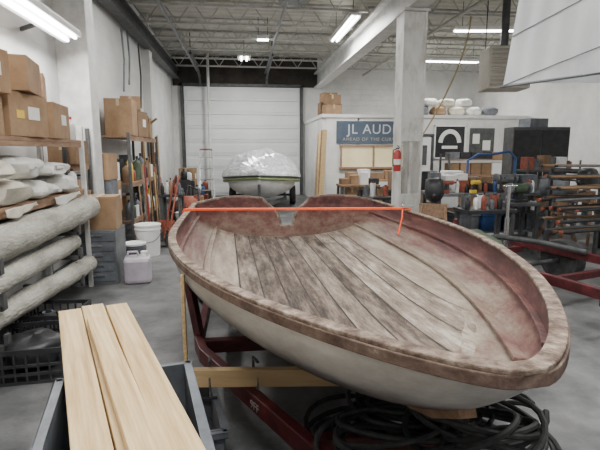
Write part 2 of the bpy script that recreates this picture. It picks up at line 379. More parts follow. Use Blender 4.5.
mb.done("plank_seams",SEAM,boat)
def stringer(ph,side,a0,w,h,name,mat,dz=.012):
    p=[]
    for j in range(31):
        a=a0+(L_-.03-a0)*j/30; v=sec(a,ph,side); v.z+=dz; v.x-=side*.008; p.append(v)
    MB().rect(p,w,h).done(name,mat,boat,bevel=.004)
for sd in(-1,1):
    stringer(R(40),sd,.5,.05,.020,"stringer",INM)
    stringer(R(16),sd,.3,.03,.018,"stringer",INM)
mb=MB(); bs=hb(L_); N=60
def ztop(n):
    t=abs(n)
    z=zr(L_)+.06*math.sin(math.pi*min(1,max(0,(t-.1)/(bs-.1))))
    if t<.08: z=zr(L_)-.30
    elif t<.28: z=zr(L_)-.30+(.30)*((t-.08)/.20)**.45
    return z
rowsF=[]
for i in range(N+1):
    n=-bs+2*bs*i/N; zb=zin(L_,n*.999); zt=max(ztop(n),zb+.002)
    bow=.14*math.sin(math.pi*min(1,abs(n)/bs))
    rowsF.append([(n,L_-.03+bow,zb-.02),(n,L_-.03+bow,zt),(n,L_+.02+bow,zt),(n,L_+.02+bow,zb-.02)])
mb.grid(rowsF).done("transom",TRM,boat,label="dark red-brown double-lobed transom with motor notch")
mb=MB(); p=[]
for i in range(N+1):
    n=-bs+2*bs*i/N; p.append(Vector((n,L_-.005+.14*math.sin(math.pi*min(1,abs(n)/bs)),ztop(n)+.010)))
mb.rect(p,.05,.02).done("transom_cap",RIMM,boat)
p=[]
for j in range(24):
    a=.25+(L_-.25)*j/23; p.append(Vector((0,a,zr(a)-dep(a,DO,KO)-.02)))
MB().rect(p,.06,.05).done("keel",OLDW,boat)
def W(n,a,z):
    c=math.cos(R(BR)); s_=math.sin(R(BR)); return (BO[0]+n*c-a*s_,BO[1]+n*s_+a*c,z)
a=3.9
b_=hb(a)+.055
e=thing("ratchet_strap","bright orange ratchet strap stretched across the boat","strap",(0,0,0))
zs=zr(a)+.032
p=[Vector(W(-b_,a,.80)),Vector(W(-b_,a,zs-.02)),Vector(W(-b_+.02,a,zs))]
for i in range(1,12):
    t=i/12; p.append(Vector(W(-b_+2*b_*t,a-.3*t,zs+.003)))
p+=[Vector(W(b_-.03,a-.3,zs))]
mb=MB()
for i in range(len(p)-1): 
    q=[p[i],p[i+1]]
    mb.rect(q,.05,.02) if i>1 else mb.box((p[i]+p[i+1])/2,(.006,.04,abs(p[i].z-p[i+1].z)+.01))
mb.done("webbing",ORNG,e)
p=[Vector(W(b_-.12,a-.3,zs)),Vector(W(b_-.14,a-.35,zr(a)-.05)),Vector(W(b_-.2,a-.41,zr(a)-.22))]
MB().tube(p,.009,6).done("loose_end",ORNG,e)
MB().box(W(b_-.06,a-.3,zs+.022),(.12,.05,.03)).done("ratchet",CHR,e,bevel=.005)
# ------------------------------------------------------------------ trailer under boat
tr=thing("boat_trailer","dark red painted steel boat trailer with wooden bunks","trailer",(.6,3.5,0))
def tw(x,y,z): return (x-.6,y-3.5,z)
MB().rect([tw(-.33,6.0,.35),tw(-.33,3.2,.35),tw(-.28,3.0,.35),tw(.38,1.75,.35),tw(.62,.7,.35)],.06,.10).done("frame_rail",TRRED,tr,bevel=.006)
MB().rect([tw(1.5,6.0,.35),tw(1.5,3.2,.35),tw(1.45,3.0,.35),tw(.95,1.75,.35),tw(.66,.7,.35)],.06,.10).done("frame_rail",TRRED,tr,bevel=.006)
for y in(5.5,4.3,3.15): MB().box(tw(.58,y,.35),(1.8,.07,.09)).done("cross_member",TRRED,tr,bevel=.006)
MB().box(tw(.68,1.95,.35),(.7,.07,.09)).done("cross_member",TRRED,tr,bevel=.006)
for x in(.2,1.1): MB().box(tw(x,4.4,.45),(.09,2.8,.10)).done("bunk",OLDW,tr,bevel=.005)
for x in(.2,1.1):
    for y in (3.3,4.4,5.4): MB().box(tw(x,y,.53),(.06,.06,.06)).done("bunk_bracket",TRRED,tr)
MB().tube([tw(-.4,5.2,.28),tw(1.7,5.2,.28)],.03,8).done("axle",STEELD,tr)
MB().rect([tw(-.33,3.25,.39),tw(-.38,3.27,.70),tw(-.42,3.3,.8)],.06,.05).done("guide_post",TRRED,tr)
def wheelparts(par,loc,r=.3,w=.18):
    MB().lathe([(r*.55,-w/2),(r*.93,-w/2),(r,-w*.35),(r,w*.35),(r*.93,w/2),(r*.55,w/2)],loc,28,rot=(0,R(90),0)).done("tire",RUB,par,smooth=True)
    MB().lathe([(.0,-w*.3),(r*.56,-w*.4),(r*.58,w*.4),(r*.3,w*.3),(r*.12,w*.45),(0,w*.45)],loc,24,rot=(0,R(90),0)).done("wheel_rim",WHP,par,smooth=True)
for x in(-.46,1.68): wheelparts(tr,tw(x,5.3,.25),.25,.16)
def text(body,size,mat,loc,par,offset=.0,sp=1.1,ex=.003,rot=None):
    fc=bpy.data.curves.new("lettering","FONT"); fc.body=body; fc.size=size; fc.extrude=ex; fc.space_character=sp; fc.offset=offset
    to=bpy.data.objects.new("t",fc); COL.objects.link(to); bpy.context.view_layer.update()
    me=bpy.data.meshes.new_from_object(to); bpy.data.objects.remove(to); me.materials.append(mat)
    lt=bpy.data.objects.new("lettering",me); COL.objects.link(lt); lt.parent=par; lt.rotation_euler=rot or (R(90),0,0); lt.location=loc
d=Vector((.66,-1.25,0)).normalized(); ang=math.atan2(d.y,d.x)
nrm=Vector((-abs(d.y),-abs(d.x),0)).normalized()
st=Vector((-.28,3.0,.325))+d*.70
pp=Vector(tw(*st))+nrm*.033
text("9FF",.065,M("faded_letters",(.42,.38,.36),rough=.7),pp,tr,0,1.0,.001,(R(90),0,ang))
tag(MB().box((0,0,0),(1.75,.045,.1)).done("support_timber",PINE2,bevel=.003),"pale pine crosspiece laid over trailer frame under hull","timber")
place(bpy.data.objects["support_timber"],(.52,2.40,.452),-6)
tag(MB().box((0,0,0),(.02,.04,.62)).done("wooden_prop",PINE,bevel=.002),"thin upright pine stick propping the boat rim","timber")
place(bpy.data.objects["wooden_prop"],(-.345,2.6,.70))
def clamp(loc,rz=0):
    e=thing("screw_clamp","small steel screw clamp with black handle gripping timber","clamp",loc,rz,group="screw clamps")
    MB().rect([(0,-.04,.07),(0,.03,.07)],.012,.012).rect([(0,.03,.076),(0,.03,-.09)],.012,.012).rect([(0,.03,-.09),(0,-.04,-.09)],.012,.012).done("frame",STEELD,e)
    MB().tube([(0,-.035,-.14),(0,-.035,-.02)],.006,6).done("screw",CHR,e)
    MB().tube([(-.04,-.035,-.14),(.04,-.035,-.14)],.009,8).done("handle",BLK,e)
    return e
clamp((-.2,2.47,.49)); clamp((.05,2.44,.49),20)
def coil(loc,r,turns,tr_,seed,rx=1,zamp=.05,seg=26,lift=.06):
    pts=[]
    n=int(turns*seg)
    for i in range(n):
        t=i/seg*2*math.pi; k=i/n
        rr=r*(1+.16*math.sin(t*.37+seed)+.08*math.sin(1.7*t))
        pts.append((rr*rx*math.cos(t)+.05*math.sin(t*.21),rr*math.sin(t)+.05*math.cos(t*.17),tr_+lift*k+zamp*(1+math.sin(t*1.3+seed))*.5))
    o=MB().tube(pts,tr_,7).done("coiled_hose",RUB,smooth=True); o.location=loc; return o
G_="black hose coils"
tag(coil((.80,2.02,.405),.20,7,.012,3,1.4,.06),"black cable heaped on trailer tongue under the bow","cable",G_)
tag(coil((.62,1.80,.405),.17,6,.012,6,1.5,.07),"black cable coil tangled under the bow","cable",G_)
tag(coil((1.0,1.80,.41),.19,6,.014,14,1.4,.12),"thick black hose loops resting on trailer tongue","hose",G_)
tag(coil((.7,2.35,.0),.28,6,.015,8,1.2,.10),"black hose coiled on the concrete floor","hose",G_)
tag(coil((1.28,2.15,.0),.24,8,.014,9,1.2,.16,lift=.14),"tall heap of black cable looped on the floor","cable",G_)
# ------------------------------------------------------------------ totes + lumber
def tote(w,d,h,mat,name="storage_tote",label="",cat="storage tote",loc=(0,0,0),rz=0,group=None):
    e=thing(name,label,cat,loc,rz,group)
    mb=MB(); t=.012
    for sx in(-1,1): mb.box((sx*(w/2-t),0,h/2),(t,d-.02,h))
    for sy in(-1,1): mb.box((0,sy*(d/2-t),h/2),(w-.02,t,h))
    mb.box((0,0,t/2),(w-.02,d-.02,t)); 
    mb.done("body",mat,e)
    mb=MB()
    for sx in(-1,1): mb.box((sx*w/2,0,h-.02),(.03,d+.03,.035))
    for sy in(-1,1): mb.box((0,sy*d/2,h-.02),(w+.03,.03,.035))
    mb.done("rim",mat,e,bevel=.005)
    mb=MB(); k=int(d/.12)
    for i in range(k):
        y=-d/2+d*(i+.5)/k
        for sx in(-1,1): mb.box((sx*w/2,y,h/2),(.012,.015,h*.9))
    k=int(w/.12)
    for i in range(k):
        x=-w/2+w*(i+.5)/k
        for sy in(-1,1): mb.box((x,sy*d/2,h/2),(.015,.012,h*.9))
    mb.done("ribs",mat,e)
    return e
tote(.50,.90,.40,GRYP,label="worn grey ribbed plastic tote carrying the pine boards",loc=(-.40,1.45,.40),rz=12,group="grey stacked totes")
tote(.50,.90,.39,GRYP,label="worn grey ribbed plastic tote at bottom of stack",loc=(-.40,1.45,0),rz=12,group="grey stacked totes")
tote(.42,.5,.34,GRYP,label="worn grey plastic tub holding dark offcuts",loc=(-.36,2.35,0),rz=10)
base=Vector((-.84,2.62,0)); d=Vector((.365,-.93,0)).normalized(); ang=math.degrees(math.atan2(d.y,d.x))+90
nr=Vector((d.y,-d.x,0))
bd=None
for i,(off,sh,dr) in enumerate([(.118,.0,0),(.0,-.03,.1),(-.118,.02,.0)]):
    c=base+d*(1.15+sh)+nr*off
    if bd is None:
        bd=tag(MB().box((0,0,0),(.112,2.3,.04)).done("pine_board",PINE,bevel=.004),"fresh pale pine board lying on grey totes","board","pine boards"); place(bd,(c.x,c.y,.822),ang+dr)
    else:
        k=bd.copy(); COL.objects.link(k); place(k,(c.x,c.y,.822),ang+dr)
k=bd.copy(); COL.objects.link(k); c=base+d*1.35-nr*.01; place(k,(c.x,c.y,.864),ang+1.0); k.scale=(.8,.9,1); k["label"]="narrow pale pine board stacked on top of the others"
# ------------------------------------------------------------------ generic clutter builders
def carton(w,d,h,loc,rz=0,mat=None,opened=False,label="brown cardboard box",tape=True,group=None,lab=False,warn=False):
    e=thing("cardboard_box",label,"box",loc,rz,group); mat=mat or CARD
    mb=MB()
    if opened:
        t=.008
        for sx in(-1,1): mb.box((sx*(w/2),0,h/2),(t,d,h))
        for sy in(-1,1): mb.box((0,sy*(d/2),h/2),(w,t,h))
        mb.box((0,0,t),(w,d,t)); mb.done("body",mat,e)
        for sx in(-1,1): MB().box((sx*(w/2+.06),0,h+.05),(.005,d*.96,.17),rot=(0,sx*.9,0)).done("flap",mat,e)
        for sy in(-1,1): MB().box((0,sy*(d/2+.04),h+.06),(w*.96,.005,.16),rot=(-sy*.6,0,0)).done("flap",mat,e)
    else:
        mb.box((0,0,h/2-.004),(w,d,h-.008)); mb.done("body",mat,e,bevel=.006)
        MB().box((-w/4-.002,0,h-.004),(w/2-.006,d-.004,.006)).done("flap",mat,e)
        MB().box((w/4+.002,0,h-.004),(w/2-.006,d-.004,.006)).done("flap",mat,e)
        if tape: MB().box((0,0,h+.0005),(.05,d+.004,.003)).box((0,-d/2-.002,h-.06),(.05,.003,.12)).done("tape",TAPE,e)
    if lab: 
        MB().box((w*.2,-d/2-.003,h*.5),(w*.3,.003,h*.3)).done("paper_label",PAPER,e)
        MB().box((w/2+.003,d*.1,h*.55),(.003,d*.3,h*.3)).done("paper_label",PAPER,e)
    if warn: MB().box((w/2+.003,-d*.25,h*.5),(.003,.12,.07)).done("warning_sticker",YEL,e)
    return e
def sack(d,loc,rz=0,mat=None,label="full white cloth sack",seed=0,group=None,name="sack",cat="sack",noise=.07):
    e=thing(name,label,cat,loc,rz,group)
    MB().blob((0,0,0),d,noise,.6,seed).done("bag_body",mat or CREAM,e,smooth=True)
    MB().blob((d[0]*.40,0,d[2]*.5),(d[0]*.2,d[1]*.3,d[2]*.3),.1,.8,seed+1,10,6).done("tied_end",mat or CREAM,e,smooth=True)
    return e
def rack(x0,x1,y0,y1,zs,top,mat,label,post=.05,board=OLDW):
    e=thing("shelf_rack",label,"shelf",((x0+x1)/2,(y0+y1)/2,0)); cx,cy=(x0+x1)/2,(y0+y1)/2
    for x in(x0,x1):
        for y in(y0,y1): MB().box((x-cx,y-cy,top/2),(post,post,top)).done("post",mat,e,bevel=.004)
    for z in zs:
        MB().box((0,0,z-.02),(x1-x0+.02,y1-y0-post-.01,.035)).box((x1-cx-.01,0,z-.05),(.03,y1-y0-post-.01,.07)).done("shelf_board",board,e,bevel=.003)
    return e
def bucket(loc,r=.15,h=.36,mat=None,label="white plastic bucket",lid=True,lidm=None):
    e=thing("bucket",label,"bucket",loc,random.uniform(0,90)); mat=mat or WHP
    MB().lathe([(r*.86,0),(r*.88,.01),(r*.98,h*.85),(r*1.04,h*.86),(r*1.04,h*.9),(r,h*.9),(r*1.0,h),(r*.93,h),(r*.9,h*.3),(0,h*.3)]).done("body",mat,e,smooth=True)
    if lid: MB().lathe([(r*1.05,h-.01),(r*1.06,h+.015),(r*.95,h+.02),(r*.9,h+.01),(0,h+.01)]).done("lid",lidm or mat,e,smooth=True)
    pts=[(r*1.05*math.cos(t),-r*1.05*math.sin(t)*.35,h*.85-r*.9*math.sin(t)) for t in [math.pi*i/10 for i in range(11)]]
    MB().tube([(p[0],p[1]-r*.7*math.sin(math.pi*i/10),p[2]) for i,p in enumerate(pts)],.005,5).done("handle",STEELD,e)
    return e
def can(loc,r,h,mat,label="paint can",cat="can",cap=None):
    e=thing("can",label,cat,loc)
    MB().lathe([(r,0),(r*1.02,.008),(r,.015),(r,h-.015),(r*1.02,h-.008),(r*.98,h),(r*.85,h-.006),(0,h-.006)],seg=14).done("body",mat,e,smooth=True)
    MB().lathe([(r*.5,h-.006),(r*.48,h+.02),(0,h+.02)],seg=12).done("cap",cap or BLK,e,smooth=True)
    return e
def bottle(loc,r,h,mat,label="plastic bottle",cap=None):
    e=thing("bottle",label,"bottle",loc)
    MB().lathe([(r*.9,0),(r,.01),(r,h*.62),(r*.8,h*.75),(r*.3,h*.84),(r*.28,h*.9),(0,h*.9)],seg=14).done("body",mat,e,smooth=True)
    MB().lathe([(r*.34,h*.88),(r*.34,h),(0,h)],seg=12).done("cap",cap or BLK,e,smooth=True)
    return e
for i in range(4): tag(place(MB().box((0,0,0),(.07,.36,.05)).done("timber_offcut",OLDW,bevel=.003),(-.48+.08*i,2.35,.045),8),"short dark wood offcut lying in grey tub","offcut","wood offcuts in tub")
# ------------------------------------------------------------------ left rack A
rack(-2.4,-1.92,2.9,5.98,[1.24,1.82],1.98,STEELW,"long steel storage rack against the white wall")
def roll(y0,y1,x,z,r,label,dx=0,dz=0,mat=None,sag=.02):
    e=thing("fabric_roll",label,"fabric roll",(x,(y0+y1)/2,z),group="fabric rolls on rack"); ln=y1-y0
    e.rotation_euler=(math.atan2(dz,ln),0,-math.atan2(dx,ln))
    pts=[];rr=[]
    for i in range(25):
        t=i/24; pts.append((0,-ln/2+ln*t,-sag*math.sin(math.pi*t)*(1+.4*math.sin(t*9))))
        rr.append(r*(1+.035*math.sin(i*1.9)+.04*math.sin(i*.7)))
    MB().tube(pts,rr,26).done("wound_fabric",mat or ROLLM,e,smooth=True)
    for s_ in(-1,1): MB().lathe([(r*.22,s_*(ln/2)-.012),(r*.29,s_*(ln/2)-.012),(r*.29,s_*(ln/2)+.015),(r*.22,s_*(ln/2)+.015)],seg=16,rot=(R(-90),0,0)).done("cardboard_core",CARD,e,smooth=True)
GREYROLL=M("grey_roll",(.18,.19,.18),(.30,.31,.30),rough=.85,scale=10,bump=.4,bscale=30)
roll(3.0,5.9,-1.90,1.0,.145,"thick off-white fiberglass cloth roll on rack",.06,.05)
roll(3.0,5.45,-1.88,.71,.095,"off-white woven fiberglass cloth roll",-.08,-.06)
roll(2.95,5.8,-1.90,.41,.10,"off-white fabric roll near the floor",.05,-.13)
roll(3.0,5.75,-2.22,.97,.10,"grey cloth roll behind",mat=GREYROLL)
roll(3.0,5.9,-2.22,.67,.10,"grey-white cloth roll behind others",mat=GREYROLL)
for z in(.80,.53,.22):
    for y in(3.6,5.3):
        e=thing("roll_cradle_arm","steel cradle arm carrying fabric rolls","bracket",(-2.1,y,z),0,"roll cradle arms")
        MB().box((0,0,0),(.62,.05,.04)).done("arm",STEELD,e); MB().box((.31,0,.05),(.03,.05,.12)).done("lip",STEELD,e)
carton(.44,.62,.36,(-2.12,5.35,1.82),6,label="worn brown cardboard box with white label on shelf",lab=True)
carton(.46,.64,.38,(-2.12,4.6,1.82),-5,label="large brown cardboard box on shelf",lab=True,warn=True)
carton(.42,.5,.32,(-2.12,3.9,1.82),3,label="brown cardboard box on shelf",warn=True)
carton(.42,.55,.30,(-2.08,4.66,2.21),11,label="brown cardboard box stacked on another",mat=CARD)
carton(.42,.46,.34,(-2.1,4.0,2.15),-9,label="small brown box stacked on another",lab=True)
carton(.34,.36,.28,(-2.2,5.3,2.19),18,label="dark brown box stacked on another",mat=CARD2)
bottle((-1.96,4.97,1.82),.055,.3,WHP,"white plastic jug on shelf",BLUE)
bottle((-1.95,5.76,1.82),.05,.26,WHP,"white spray bottle on shelf",REDP)
for i,(y,w,h,zz) in enumerate([(3.55,.46,.2,1.24),(4.15,.5,.22,1.24),(4.75,.46,.16,1.24),(5.35,.46,.2,1.24),(3.9,.46,.17,1.465),(4.5,.46,.2,1.44),(5.15,.40,.13,1.44)]):
    sack((.54,w,h),(-2.1,y,zz),random.uniform(-14,14),[FABR,CREAM,FABR][i%3],["white folded cloth bag on shelf","cream bulging sack on shelf"][i%2],i,group="bags on middle shelf",noise=.12)
bottle((-1.97,5.74,1.24),.05,.25,WHP,"white bottle on shelf",BLK)
for k_,(y0,ln,dr) in enumerate([(4.9,.75,.10),(3.9,.6,.09)]):
    rows=[]
    for i in range(13):
        u=i/12; rows.append([(-1.86+.012*math.sin(u*17+v*2),y0+ln*u,1.235-dr*v*(.65+.35*math.sin(u*5))) for v in [k/6 for k in range(7)]])
    tag(MB().grid(rows).done("draped_cloth",[FABR,CREAM][k_],smooth=True,solid=.008),"wrinkled cloth hanging from the shelf edge","cloth","cloths on shelf edge")
def crate(w,d,h,loc,rz,label):
    e=thing("plastic_crate",label,"crate",loc,rz); mb=MB()
    for z in [h*k for k in(.04,.3,.55,.96)]:
        t=.035 if z>h*.9 else .02
        for sx in(-1,1): mb.box((sx*w/2,0,z),(.015,d,t))
        for sy in(-1,1): mb.box((0,sy*d/2,z),(w,.015,t))
    for i in range(8):
        for s_ in(-1,1):
            mb.box((-w/2+w*i/7,s_*d/2,h/2),(.014,.014,h)); mb.box((s_*w/2,-d/2+d*i/7,h/2),(.014,.014,h))
    mb.done("lattice_side",BLK,e); MB().box((0,0,.01),(w,d,.015)).done("base",BLK,e)
    return e
crate(.55,.6,.26,(-1.66,3.72,0),5,"black lattice plastic crate on the floor")
crate(.5,.45,.26,(-1.76,4.38,0),-4,"black lattice plastic crate behind another")
sack((.4,.4,.24),(-1.66,3.72,.03),20,BLK,"dark rag bundle inside the crate",21,name="rag_bundle",cat="rags")
for i in range(2):
    can((-1.8+i*.13,4.38,.03),.055,.2,[GRYM,BLK][i],"grey can standing in black crate")
e=thing("drawer_cabinet","low grey metal drawer cabinet on floor","cabinet",(-1.84,6.3,0))
MB().box((0,0,.35),(.46,.5,.7)).done("body",GRYM,e,bevel=.006)
for i in range(5):
    dr=MB().box((0,-.255,.1+i*.13),(.42,.015,.115)).done("drawer",GRYP,e,bevel=.004)
    MB().box((0,-.27,.12+i*.13),(.15,.02,.015)).done("handle",CHR,dr)
carton(.44,.42,.42,(-1.84,6.3,.70),4,label="brown cardboard box on grey drawer cabinet",mat=CARD)
rack(-2.42,-2.14,6.05,6.95,[.6,1.15,1.52],2.0,STEELD,"narrow dark steel shelf rack along the wall")
carton(.34,.42,.30,(-2.2,6.35,1.525),-3,label="brown cardboard box above grey cabinet",mat=CARD2)
carton(.24,.4,.16,(-2.28,6.4,1.15),0,label="flat brown box on the narrow rack")
for i in range(2):
    can((-2.25,6.66+i*.17,1.52),.065,.2,[WHP,RUST][i],["white","red"][i]+" can on the narrow rack")
    can((-2.25,6.68+i*.16,1.15),.07,.2,[GRYM,BLK][i],["grey","black"][i]+" paint can on the middle shelf")
    can((-2.25,6.5+i*.22,.6),.08,.22,[WHP,GRYM][i],["white","grey"][i]+" can on the lower shelf")
stk=[(-2.2,7.62,.42,.42,[(.5,CARD),(.4,CARD2),(.34,GRYP),(.4,CARD)]),(-2.2,8.02,.34,.28,[(.7,BLK),(.5,CARD),(.3,WHP)])]
for (x,y,w_,d_,lv) in stk:
    z=0
    for i,(h,m) in enumerate(lv):
        carton(w_,d_,h,(x,y,z),random.uniform(-4,4),label="storage box in tall uneven stack by pillar",mat=m,tape=(m in(CARD,CARD2)),lab=(i==1)); z+=h+.003
rack(-2.4,-1.9,8.3,10.9,[.5,1.15,1.95],2.0,STEELD,"dark storage rack loaded with boxes and tools")
carton(.45,.6,.62,(-2.1,8.75,1.95),4,label="large brown box on top shelf")
carton(.45,.6,.48,(-2.1,9.5,1.95),-6,label="brown box on top shelf",mat=CARD2,lab=True)
carton(.36,.4,.26,(-2.1,9.5,2.44),12,label="small brown box stacked on top shelf box",mat=CARD)
carton(.45,.5,.3,(-2.1,10.2,1.95),6,label="brown box with open flaps on top shelf",opened=True)
clr=[WHP,RUST,BLK,GRYP,YEL,BLUE,CARD,GREEN,WHP,BLK,CARD2,GRYM]
cn=["white","red","black","grey","yellow","blue","brown","dark green","white","black","dark brown","grey"]
for z in(.5,1.15):
    for i in range(12):
        k=random.randrange(12); y=8.42+i*.21; x=-1.985+random.uniform(-.02,.02)
        if random.random()<.5: can((x,y,z),.07,random.uniform(.2,.42),clr[k],cn[k]+" can on crowded workshop shelf")
        else: bottle((x,y,z),.07,random.uniform(.25,.5),clr[k],cn[k]+" bottle on crowded workshop shelf")
for i in range(7):
    k=random.randrange(12)
    carton(.18,.26,random.uniform(.3,.5),(-2.27,8.6+i*.33,[.5,1.15][i%2]),random.uniform(-3,3),label=cn[k]+" small box pushed back on shelf",mat=clr[k],tape=False)
for i in range(9):
    y=8.5+i*.28
    tag(MB().tube([(-1.76,y,0.014),(-1.82+.02*(i%2),y+.05,1.1+.16*(i%4))],.014,7).done("broomstick",[OLDW,CHR,REDP,OLDW,BLK,PINE][i%6],smooth=True),"long stick leaning on the shelf edge","stick","sticks leaning on shelves")
e=thing("plastic_jug","translucent plastic jug with handle on the floor","jug",(-1.38,6.15,0),10)
MB().box((0,0,.17),(.34,.3,.34)).done("body",CLOUD,e,bevel=.05); MB().lathe([(.05,.33),(.045,.4),(0,.4)],(0.09,0,0),14).done("cap",WHP,e,smooth=True)
MB().tube([(-.12,0,.33),(-.11,0,.4),(-.0,0,.4),(.02,0,.33)],.015).done("handle",CLOUD,e,smooth=True)
bucket((-1.55,7.75,0),.2,.5,WHP,"white lidded plastic drum on floor",lidm=WHP)
bucket((-1.6,7.0,0),.16,.34,GRYP,"grey bucket with white lid",lidm=WHP)
bucket((-1.45,9.0,0),.15,.38,RUST,"dull red bucket on the floor",lid=False)
bucket((-1.25,9.95,0),.16,.4,WHP,"white bucket near shelves")
e=thing("shop_vacuum","black and red wheeled workshop vacuum with hose","vacuum cleaner",(-1.25,10.7,0),20)
MB().lathe([(.2,.08),(.24,.12),(.24,.45),(.22,.47),(0,.47)]).done("tank",BLK,e,smooth=True)
MB().lathe([(.24,.46),(.22,.6),(.12,.68),(0,.68)]).done("motor_head",RUST,e,smooth=True)
MB().tube([(.2,0,.4),(.3,.1,.5),(.3,.2,.8),(.1,.25,.9),(0,.2,.6),(-.2,.3,.1)],.025).done("hose",RUB,e,smooth=True)
for x,y in((.18,.15),(-.18,.15),(.18,-.15),(-.18,-.15)): MB().lathe([(0,-.02),(.05,-.02),(.05,.02),(0,.02)],(x,y,.05),12,rot=(0,R(90),0)).done("caster",BLK,e)
def leaner(loc,h,mat,tilt,rz,w=.05,t=.02,label="",name="leaning_board",cat="board",group=None):
    o=MB().box((0,0,h/2),(w,t,h)).done(name,mat,bevel=.003); tag(o,label,cat,group); o.location=loc; o.rotation_euler=(R(tilt),0,R(rz)); return o
for i in range(14):
    o=leaner((-2.3+.07*(i%4),11.1+i*.12,0),1.3+random.random()*1.1,[OLDW,PINE,STEELD,CARD2,BLK][i%5],0,0,.05,.04,"upright timber offcut standing in a cluttered corner",group="upright offcuts"); o.rotation_euler=(R(random.uniform(-2,2)),R(random.uniform(-1,2)),0)
e=thing("step_ladder","silver folding step ladder beside shelves","ladder",(-1.0,13.4,0),4)
for s_ in(-1,1):
    MB().rect([(s_*.20,-.3,.02),(s_*.16,0,1.7)],.05,.025).done("rail",CHR,e)
    MB().rect([(s_*.20,.35,.02),(s_*.16,.03,1.68)],.04,.02).done("rail",CHR,e)
for i in range(5):
    z=.3*(i+1); MB().box((0,-.3+.3*z/1.7,z),(.36,.08,.025)).done("step",CHR,e)
MB().box((0,.02,1.72),(.34,.14,.04)).done("top_cap",RUST,e)
def gascan(loc,rz,mat,label):
    e=thing("fuel_can",label,"fuel can",loc,rz)
    MB().box((0,0,.16),(.3,.2,.32)).done("body",mat,e,bevel=.04)
    MB().tube([(-.1,0,.31),(-.08,0,.38),(.05,0,.38),(.07,0,.31)],.014).done("handle",mat,e,smooth=True)
    MB().tube([(.1,0,.31),(.16,0,.42)],.02).done("spout",BLK,e,smooth=True)
gascan((-1.0,11.4,0),20,REDP,"red plastic fuel can on floor")
carton(.5,.5,.45,(-1.8,15.4,0),5,label="brown carton on floor near door"); carton(.45,.45,.4,(-1.8,15.4,.45),-8,label="brown carton stacked near door",mat=CARD2)
carton(.6,.5,.5,(-1.85,16.4,0),5,label="brown carton stack by wall"); carton(.5,.5,.6,(-1.85,16.4,.5),-8,label="tall brown carton by wall",lab=True)
def bench(x,y,w,d,h,label,topm=OLDW,rz=0,legm=STEELD,name="workbench"):
    e=thing(name,label,"workbench",(x,y,0),rz)
    MB().box((0,0,h-.025),(w,d,.05)).done("top",topm,e,bevel=.004)
    for sx in(-1,1):
        for sy in(-1,1): MB().box((sx*(w/2-.05),sy*(d/2-.05),(h-.05)/2),(.06,.06,h-.05)).done("leg",legm,e)
    MB().box((0,0,.25),(w-.1,d-.1,.03)).done("lower_shelf",topm,e)
    return e
bench(-1.4,9.5,.45,.5,.85,"small black rolling tool cart by shelves",topm=BLK,name="tool_cart")
for i in range(5):
    k=[2,0,6,1,3][i]; bottle((-1.55+.08*i,9.33+.08*(i%2),.85),.035,.22+.05*(i%3),clr[k],cn[k]+" bottle on tool cart")
carton(.2,.2,.2,(-1.4,9.62,.85),12,label="black tool case on cart",mat=BLK,tape=False)
e=thing("hand_truck","red two-wheeled hand truck leaning beside rack","hand truck",(-1.4,8.55,0),-70)
for s_ in(-1,1):
    MB().tube([(s_*.17,0,.1),(s_*.17,.22,1.15),(s_*.12,.26,1.25)],.016,8).done("frame_tube",RUST,e,smooth=True)
    MB().lathe([(0,-.03),(.11,-.03),(.12,0),(.11,.03),(0,.03)],(s_*.22,.05,.12),18,rot=(0,R(90),0)).done("wheel",RUB,e,smooth=True)
for z in(.3,.6,.9): MB().tube([(-.17,.02+z*.2,z),(.17,.02+z*.2,z)],.01,6).done("crossbar",RUST,e)
MB().box((0,-.1,.03),(.36,.2,.01)).done("toe_plate",STEELD,e)
hp=[(-1.6,11.5),(-1.15,11.95),(-1.65,12.0),(-1.7,12.5),(-1.6,13.2),(-1.2,12.6),(-1.65,13.8),(-1.2,14.2),(-1.6,14.4),(-1.15,14.8)]
for i,(x,y) in enumerate(hp):
    k=[2,10,3,0,9,6,11,1,2,7][i]; hh=[.5,.35,.75,.4,.9,.5,.7,.4,.8,.5][i]
    carton(.32,.32,hh,(x,y,0),random.uniform(-15,15),label=cn[k]+" storage case standing on crowded floor",mat=clr[k],tape=False)
    k2=[0,1,9,4,2,3,0,5,8,1][i]; bottle((x,y,hh),.09,.3,clr[k2],cn[k2]+" jug standing on storage case")
# ------------------------------------------------------------------ far covered boat
cb=thing("covered_boat","white motorboat under crinkled silver-white shrink-wrap cover","boat",(.42,11.9,0),-4)
rows=[];rows2=[]
rnd=random.Random(5)
for i in range(29):
    a=4.6*(i/28)**1.3; x=min(1,a/2.2); w=1.12*(1-(1-x)**2.1)+.015; zt=1.08-.18*x; kz=.86-.50*(1-(1-min(1,a/1.3))**2)
    rows.append([(-w,a,zt),(-w*.96,a+.02,zt-.16)]+[(-w*.88*abs(math.cos(t))**1.0,a+.03,zt-.16-(zt-.16-kz)*math.sin(t)) for t in [math.pi/2*k/6 for k in range(7)]]+[(w*.88*abs(math.cos(t))**1.0,a+.03,zt-.16-(zt-.16-kz)*math.sin(t)) for t in [math.pi/2*k/6 for k in range(5,-1,-1)]]+[(w*.96,a+.02,zt-.16),(w,a,zt)])
    pk=zt+.05+.60*math.exp(-((a-2.0)/1.15)**2)+.18*min(1,a/2.5)
    rows2.append([(w*1.03*math.cos(t),a-.03,zt+(pk-zt)*(abs(math.sin(t))**1.25)*(1+.05*math.sin(9*t+a*7)+.05*math.sin(a*15+2*t))+(.022*rnd.uniform(-1,1) if .2<t<2.9 else 0)) for t in [math.pi*k/26 for k in range(27)]])
WRAP=M("shrink_wrap",(.52,.55,.58),(.84,.86,.88),rough=.25,metal=.25,scale=9,bump=1,bscale=7)
MB().grid(rows).done("hull",WHP,cb,smooth=True)
